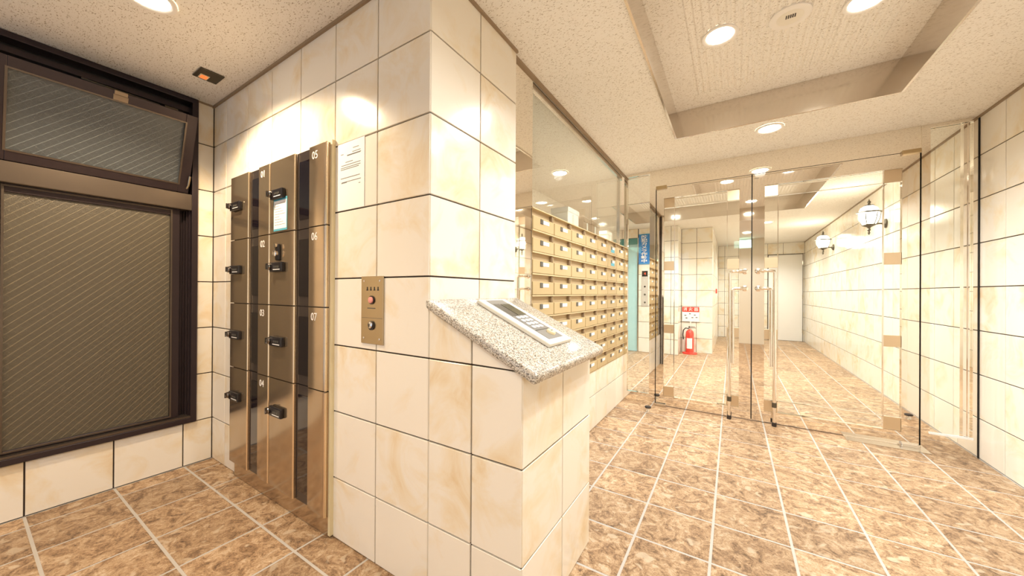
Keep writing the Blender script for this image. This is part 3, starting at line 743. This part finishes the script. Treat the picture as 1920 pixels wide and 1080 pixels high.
# sensor plate on the ceiling
pl = MB().box(-2.600, -2.472, .716, .824, ZC-.008, ZC-.0005).obj('sensor_plate', M['iron'], bevel=.002); tag(pl, 'brown sensor plate with red lamp on the ceiling', 'sensor')
MB().box(-2.585, -2.535, .735, .775, ZC-.011, ZC-.008).obj('bezel', M['cream'], pl); MB().box(-2.578, -2.542, .741, .769, ZC-.013, ZC-.011).obj('lamp_window', M['redled'], pl)

# wall lanterns
def lantern(y, label, power):
    zc = 1.985
    e = empty('wall_lantern', (XR-.001, y, 1.90)); tag(e, label, 'lantern', 'lanterns along the right wall')
    MB().lathe([(.052, 0), (.048, -.012), (.030, -.022), (.012, -.030)], 18, axis='x').obj('back_plate', M['iron'], e, smooth=True)
    bx = -.135
    MB().tube([(-.02, 0, 0), (-.06, 0, .004), (-.10, 0, -.004), (bx, 0, -.020)], .009, 10).obj('arm', M['iron'], e, smooth=True)
    MB().lathe([(.004, -.115), (.012, -.095), (.007, -.080), (.016, -.060), (.010, -.045), (.018, -.030), (.045, -.018), (.062, -.008), (.060, .0)], 12, (bx, 0, 0)).obj('lower_finial', M['iron'], e, smooth=True)
    gl = MB().lathe([(.056, .0), (.082, .055), (.092, .118), (.088, .135)], 6, (bx, 0, 0)).obj('globe', M['globe'], e)
    for k in range(6):
        a = 2*PI*k/6; c_, s_ = math.cos(a), math.sin(a)
        MB().tube([(bx+.060*c_, .060*s_, -.004), (bx+.085*c_, .085*s_, .055), (bx+.095*c_, .095*s_, .122)], .004, 6).obj('rib', M['iron'], gl)
    MB().lathe([(.108, .128), (.112, .134), (.108, .142), (.090, .144)], 6, (bx, 0, 0)).obj('rim', M['iron'], e)
    MB().lathe([(.088, .142), (.072, .185), (.040, .208)], 6, (bx, 0, 0)).obj('cap', M['globe'], e)
    MB().lathe([(.046, .206), (.040, .216), (.014, .222), (.010, .238), (.018, .250), (.006, .268), (.002, .285)], 12, (bx, 0, 0)).obj('finial', M['iron'], e, smooth=True)
    l = bpy.data.lights.new('lamp', 'POINT'); l.energy = power*LAMP; l.color = (1, .9, .72); l.shadow_soft_size = .09
    o = bpy.data.objects.new('lamp', l); COL.objects.link(o); o.location = (bx-.13, 0, .06); o.parent = e
lantern(5.46, 'iron wall lantern with lit globe nearest the glass doors', 6)
lantern(7.82, 'iron wall lantern with lit globe nearer the white corridor door', 6)

# ================================================================== INNER HALL
de = MB().box(-2.33, -1.53, 6.975, 6.99, 0.005, 2.16).obj('door_4', M['cyan']); struct(de, 'pale cyan lift door')
MB().box(-1.80, -1.715, 6.966, 6.974, .62, 1.80).obj('vision_glass', M['cyan_d'], de)
MB().box(-2.34, -1.53, 6.955, 6.974, 2.05, 2.165).obj('head_panel', M['cyan_d'], de)
MB().box(-1.535, -1.52, 6.945, 6.99, 0, 2.17).obj('jamb', M['steel'], de)
cp = MB().box(-1.462, -1.342, 6.950, 6.9595, .87, 1.54).obj('lift_call_panel', M['lgrey'], bevel=.002); tag(cp, 'steel lift call panel with red floor display', 'control panel')
MB().box(-1.452, -1.352, 6.948, 6.951, 1.43, 1.535).obj('display', M['black'], cp); text_obj('4', .07, M['display'], cp, (-1.40, 6.9475, 1.483), name='floor_number')
for z in (1.24, 1.09, .94): MB().lathe([(.018, 0), (.016, -.004)], 14, (-1.40, 6.950, z), axis='y').obj('button', M['dgrey'] if z < 1.2 else M['chrome'], cp, smooth=True)
bs = MB().box(-1.515, -1.315, 6.948, 6.958, 1.66, 2.235).obj('camera_sign', M['blue']); tag(bs, 'blue vertical sign with white Japanese lettering by the lift', 'sign')
tx = text_obj('\n'.join('防犯カメラ作動中'), .066, M['label'], bs, (-1.415, 6.9472, 1.948), space=.98, bold=.0016); tx.scale = (1.75, 1, 1)
for z in (1.664, 2.222): MB().box(-1.512, -1.318, 6.9472, 6.9482, z, z+.008).obj('border', M['teal'], bs)
# extinguisher
ex = empty('fire_extinguisher', (-.665, 7.262, .001)); tag(ex, 'red fire extinguisher standing on a red base in the corridor', 'extinguisher')
MB().lathe([(.125, 0), (.125, .020), (.100, .030), (.085, .032)], 24).obj('base', M['red'], ex, smooth=True)
MB().lathe([(.066, .032), (.068, .05), (.068, .36), (.060, .41), (.032, .44), (.022, .45)], 22).obj('cylinder', M['red'], ex, smooth=True)
MB().prism([(.0685*math.sin(a), -.0685*math.cos(a)) for a in [x*.2-.7 for x in range(8)]]+[(.0695*math.sin(a), -.0695*math.cos(a)) for a in [.7-x*.2 for x in range(8)]], 'z', .10, .29).obj('label_wrap', M['paper'], ex)
MB().lathe([(.018, .45), (.018, .475), (.012, .48)], 14).obj('valve', M['steel'], ex, smooth=True)
MB().box(-.01, .10, -.009, .009, .475, .484).box(-.01, .085, -.008, .008, .495, .503).box(-.02, .0, -.009, .009, .47, .504).obj('lever', M['black'], ex)
MB().tube([(-.02, 0, .462), (-.07, -.01, .47), (-.105, -.015, .43), (-.115, -.015, .35), (-.105, -.012, .26)], .010, 8).obj('hose', M['black'], ex, smooth=True)
sg = empty('extinguisher_sign', (-.665, 7.408, .0)); tag(sg, 'white and red extinguisher sign on a post behind the extinguisher', 'sign')
MB().box(-.012, .012, -.004, .004, .0, .62).obj('post', M['offwhite'], sg)
MB().box(-.145, .145, -.008, .0, .585, .865).obj('board', M['paper'], sg)
hd = MB().box(-.143, .143, -.0095, -.008, .765, .862).obj('header', M['red'], sg)
text_obj('消 火 器', .072, M['paper'], hd, (0, -.0102, .813))
for (x, z) in ((-.09, .70), (-.01, .73), (.07, .71), (-.07, .65), (.03, .66), (.10, .665)): MB().box(x-.016, x+.016, -.0092, -.008, z-.008, z+.008).obj('pictogram', M['dgrey'], sg)
# far white door
fd = MB().box(.745, 1.395, YF+.0, YF+.007, .006, 2.055).obj('door_3', M['white']); struct(fd, 'plain white door at the end of the corridor')
for b6 in ((.735, .745, YF-.012, YF+.007, 0, 2.065), (1.395, 1.405, YF-.012, YF+.007, 0, 2.065), (.735, 1.405, YF-.012, YF+.007, 2.055, 2.067)): MB().box(*b6).obj('door_frame', M['iron'], fd)
for z in (.25, 1.05, 1.85): MB().box(1.385, 1.397, YF-.022, YF-.001, z-.05, z+.05).obj('hinge', M['steel'], fd)
MB().tube([(.80, YF-.001, 1.0), (.80, YF-.04, 1.0), (.88, YF-.04, 1.0)], .009, 8).obj('lever_handle', M['chrome'], fd, smooth=True)
al = MB().box(-.309, -.285, 8.9, 9.0, 1.12, 1.22).obj('alarm_lamp', M['red']); tag(al, 'small red alarm fitting on the corridor wall', 'alarm')
MB().box(-.309, -.295, 8.92, 8.98, 1.02, 1.10).obj('push_plate', M['label'], al)
# exit light over the street doorway (seen only in the polished doors)
xe = MB().box(.02, .36, YB+.001, YB+.05, 2.14, 2.32).obj('exit_light', M['white']); tag(xe, 'lit green and white exit light over the street doorway', 'exit light')
MB().box(.03, .35, YB+.05, YB+.053, 2.15, 2.31).obj('face', M['exitm'], xe)
